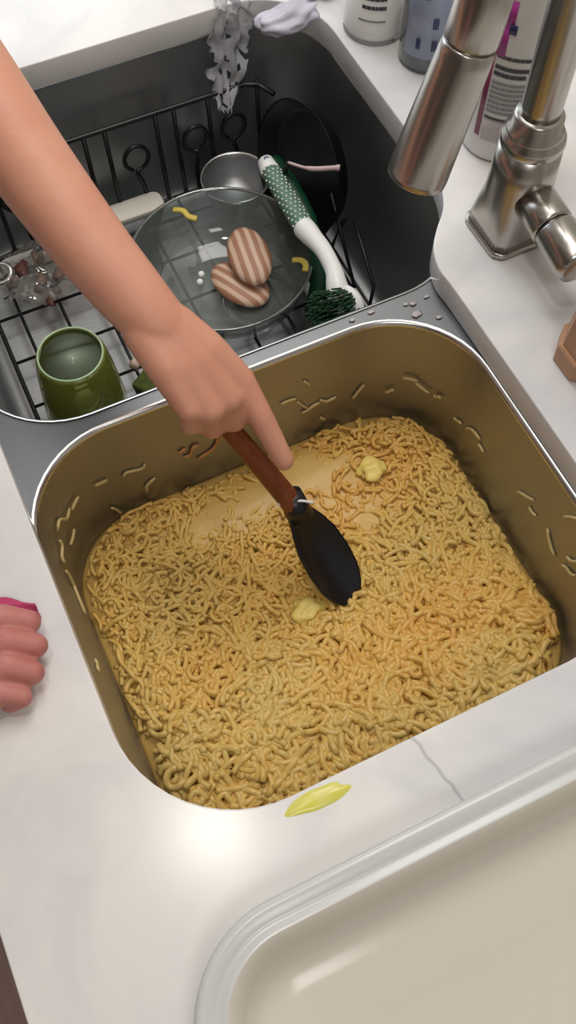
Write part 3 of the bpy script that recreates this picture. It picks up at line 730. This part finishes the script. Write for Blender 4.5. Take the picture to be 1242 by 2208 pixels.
tube('neck', spline(loc([g2, Vector((-.1257, .1575, -.082)), Vector((-.1000, .1588, -.078)), Vector((-.0720, .1565, -.078)), Vector((-.055, .1520, -.082)), Vector((-.043, .150, -.090))], BO), 5), [.0118, .012, .012, .0118, .0115, .011, .0105, .010, .0098, .0095, .0092, .009, .009, .009, .009, .0092, .0095, .010, .0105, .011, .0115, .012, .0125, .013, .0135, .014], WHITEPL, br, sides=18)
hc = Vector((-.038, .150, -.098))
v, f = lathe_data([(.025, -.004), (.026, .002), (.023, .008), (.015, .012), (.005, .013)], 36)
q = Vector((-.30, .62, -.35)).to_track_quat('Z', 'Y'); mesh('brush_head', [q@Vector(p)+hc-BO for p in v], f, WHITEPL, br)
tuft = []; rs = random.Random(4)
for i in range(170):
    a = rs.uniform(0, 2*PI); r = .0235*math.sqrt(rs.random()); p0 = Vector((r*math.cos(a), r*math.sin(a), -.003)); p1 = Vector((r*1.22*math.cos(a), r*1.22*math.sin(a), -.026+rs.uniform(-.002, .002)))
    tuft.append(tube_data([q@p0+hc-BO, q@p1+hc-BO], [.0012, .0010], 5))
v, f = join(tuft); o = mesh('bristles', v, f, DKGREEN2, br); tag(o, kind='stuff')
# second, dark green handle behind
sc = empty('dark_green_scrubber', 'dark green scrubber handle lying half hidden behind the white dish brush', 'scrubber', (-.236, .184, -.125))
tube('handle', spline([(-.045, .002, .0), (.0, .0, .004), (.045, -.002, .0), (.075, -.004, -.008)], 5), [.010]*4+[.0115]*8+[.010]*4, DKGREEN, sc, sides=16)
tube('light_edge', spline([(-.015, -.010, .008), (.01, -.012, .009), (.035, -.0115, .006)], 4), .0013, GREENPL, sc, sides=6)
tube('lower_grip', spline([(.075, -.004, -.008), (.105, -.012, -.035), (.125, -.03, -.072)], 4), .0105, DKGREEN, sc, sides=14)
# black pan in the rear far corner
pn = empty('black_pan', 'black non-stick pan leaning in the dark rear corner of the left sink bowl', 'pan', (-.258, .216, -.128))
pn.rotation_euler = (A(76), A(0), A(8))
lathe('pan_body', [(.062, -.012), (.070, -.006), (.078, .012), (.080, .014), (.0775, .013), (.068, -.003), (.060, -.006), (.01, -.006)], BLACKPAN, pn, 56)
ut = empty('pale_utensil', 'thin pale pink utensil handle lying in the dark corner of the left bowl', 'utensil', (-.225, .190, -.085))
tube('handle', spline([(-.018, -.004, -.008), (.008, .010, .0), (.030, .030, .012), (.0335, .0335, .0135)], 5), [.0018]*5+[.0028]*6+[.0036]*5, mat('pale_pink_plastic', srgb(205, 180, 182), .4), ut, sides=12)
tube('lower_shaft', [(-.018, -.004, -.008), (-.03, -.01, -.05), (-.035, -.012, -.11)], .0028, DARKGAP, ut, sides=8)
# white tray
v, f = loft([[(x, y, z) for x, y in rrect(-.012-e, .012+e, -.065-e, .065+e, .010, 5)] for e, z in ((0, 0), (.002, .002), (.003, .010), (.002, .012))], True, True)
wt = mesh('white_tray', v, f, mat('cream_dish', srgb(218, 214, 204), .35)); wt.location = (-.349, -.004, -.2015); tag(wt, 'narrow white dish lying along the far wall under the forearm', 'dish')
# green glass and sponge
gg = empty('green_glass', 'olive green glass tumbler turned upside down at the front of the left bowl', 'glass', (-.117, -.122, -.2055))
lathe('tumbler_wall', [(.0440, .0), (.0455, .002), (.0440, .020), (.0405, .060), (.0365, .086), (.0345, .0905), (.0330, .0895), (.0335, .080), (.0375, .058), (.041, .020), (.0425, .001)], GREENGL, gg, 56, False, False)
lathe('tumbler_base', [(.0300, .0835), (.0325, .0850)], mixmat('green_glass_base', (.6, .72, .58, 1), .2, .35, srgb(168, 182, 160), .62), gg, 48)
tube('base_ring', [(.0335*math.cos(2*PI*k/48), .0335*math.sin(2*PI*k/48), .0905) for k in range(48)], .0013, mat('pale_green_glass_edge', srgb(176, 200, 160), .12), gg, sides=8, closed=True)
v, f = box_data(-.028, .028, -.019, .019, -.012, .012); spg = mesh('green_sponge', v, f, mat('olive_sponge', srgb(84, 98, 30), .8, col2=srgb(50, 62, 18), scale=150, bump=1, bscale=250), smooth=False)
bevel(spg, .004, 3); spg.location = (-.092, -.040, -.196); spg.rotation_euler = (.1, -.1, .5); tag(spg, 'olive green sponge beside the upturned green glass', 'sponge')
tag(blob('food_scrap', (-.129, -.0565, -.187), .0065, mat('pink_white_scrap', srgb(206, 180, 160), .5), 6, .3, 2), 'small pale scrap lying on the olive sponge beside the green glass', 'scrap')
# clear wrap and scraps under the arm
V = []; F = []; n_ = 26
for i in range(n_+1):
    for j in range(n_+1):
        x = -.365+.105*i/n_; y = -.165+.115*j/n_; k = noise.noise(Vector((x*45, y*45, 1)))+.5*noise.noise(Vector((x*110, y*110, 5)))
        V.append((x+.006*k, y+.006*noise.noise(Vector((x*50, y*50, 9))), -.197+.012*k))
for i in range(n_):
    for j in range(n_):
        if (i-13)**2+(j-13)**2 > 150+60*noise.noise(Vector((i*.3, j*.3, 0))): continue
        a0 = i*(n_+1)+j; F.append((a0, a0+1, a0+n_+2, a0+n_+1))
wp = mesh('plastic_wrap', V, F, WRAP); tag(wp, 'crumpled clear plastic wrap on the rack floor beneath the forearm', 'plastic wrap')
k = 0
for (x, y, r) in ((-.300, -.112, .008), (-.286, -.118, .007), (-.322, -.128, .010), (-.275, -.100, .006), (-.335, -.105, .009), (-.262, -.112, .0055), (-.310, -.145, .009), (-.295, -.090, .007)):
    k += 1
    tag(blob('food_scrap', (x, y, -.199), r, SCRAP if k % 3 else mat('dark_red_scrap', srgb(84, 48, 38), .5), k*3, .45, 2, (1.2, .8, .6)), ('%s food scrap %s on the rack floor left of the arm' % ('dark red' if k % 3 == 0 else 'grey-brown', ['in the middle', 'just before the middle', 'near the far side', 'nearest the forearm', 'nearest the far wall', 'nearest the green glass', 'closest to the metal ring', 'at the rear side'][k-1])), 'scrap', 'food scraps on the rack floor')
rg = tube('metal_ring', [(.012*math.cos(2*PI*i/32), .012*math.sin(2*PI*i/32), 0) for i in range(32)], .003, STEEL_RIM, sides=10, closed=True); rg.location = (-.309, -.152, -.180); rg.rotation_euler = (.3, .2, 0)
tag(rg, 'small shiny metal ring at the left edge of the sink rack', 'ring')

# ------------------------------------------------------------------ specks on the steel ledge
for i, (x, y, r) in enumerate(((.0307, .202, .0018), (.0323, .1861, .0022), (.0300, .1800, .0017), (.0445, .1835, .0035), (.0566, .2010, .0020), (.0240, .146, .0022), (.0249, .1257, .0020))):
    tag(blob('food_speck', (x, y, ZF+.0006), r, mat('pale_speck', srgb(184, 176, 178), .4), i, .3, 2, (1, 1.6, .35)), '%s pale food speck on the steel ledge between the bowls' % ['rearmost tiny', 'second rearmost tiny', 'third rearmost tiny', 'largest', 'tiny', 'second frontmost tiny', 'frontmost tiny'][i].replace('tiny', 'tiny') + (' beside the worktop edge' if i == 4 else ''), 'speck', 'specks on the ledge between the bowls')

# ------------------------------------------------------------------ white tub in the near corner, yellow smear
tub = empty('plastic_tub', 'large shallow white plastic tub with rounded corner on the near worktop', 'tub', (.457, -.236, .0006))
def tr(e, z, x0=0, y0=0, w_=.40, h=.52, r=.075): return [(x, y, z) for x, y in rrect(x0+e, x0+w_-e, y0+e, y0+h-e, max(r-e, .02), 12)]
prof = [(.006, 0), (.002, .004), (0, .030), (.0, .040), (.002, .0425), (.006, .043), (.012, .0405), (.0145, .0395), (.0175, .0415), (.0205, .0415)]
v, f = loft([tr(e, z) for e, z in prof], True, False); mesh('rim', v, f, TUBRIM, tub)
prof = [(.0205, .0415), (.024, .039), (.030, .024), (.036, .012), (.046, .0065), (.060, .0052), (.12, .005)]
v, f = loft([tr(e, z) for e, z in prof], False, True); mesh('tray_well', v, f, CREAMPL, tub)
# smear of sauce
V = [(0, 0, .0016)]; F = []; n_ = 40
for r_, z in ((.45, .0015), (.8, .0011), (1.0, .0001)):
    for k in range(n_):
        a = 2*PI*k/n_; q_ = r_*(1+.28*noise.noise(Vector((math.cos(a)*1.3, math.sin(a)*1.3, 3))))
        V.append((.0075*q_*math.cos(a), .024*q_*math.sin(a), z))
for k in range(n_): F.append((0, 1+k, 1+(k+1) % n_))
for r_ in range(2):
    for k in range(n_): a0 = 1+r_*n_; F.append((a0+k, a0+n_+k, a0+n_+(k+1) % n_, a0+(k+1) % n_))
sm = mesh('sauce_smear', V, F, STAIN); sm.location = (.4085, -.098, 0); sm.rotation_euler = (0, 0, -.05)
tag(sm, 'bright yellow sauce smear on the worktop at the near edge of the sink', 'sauce')
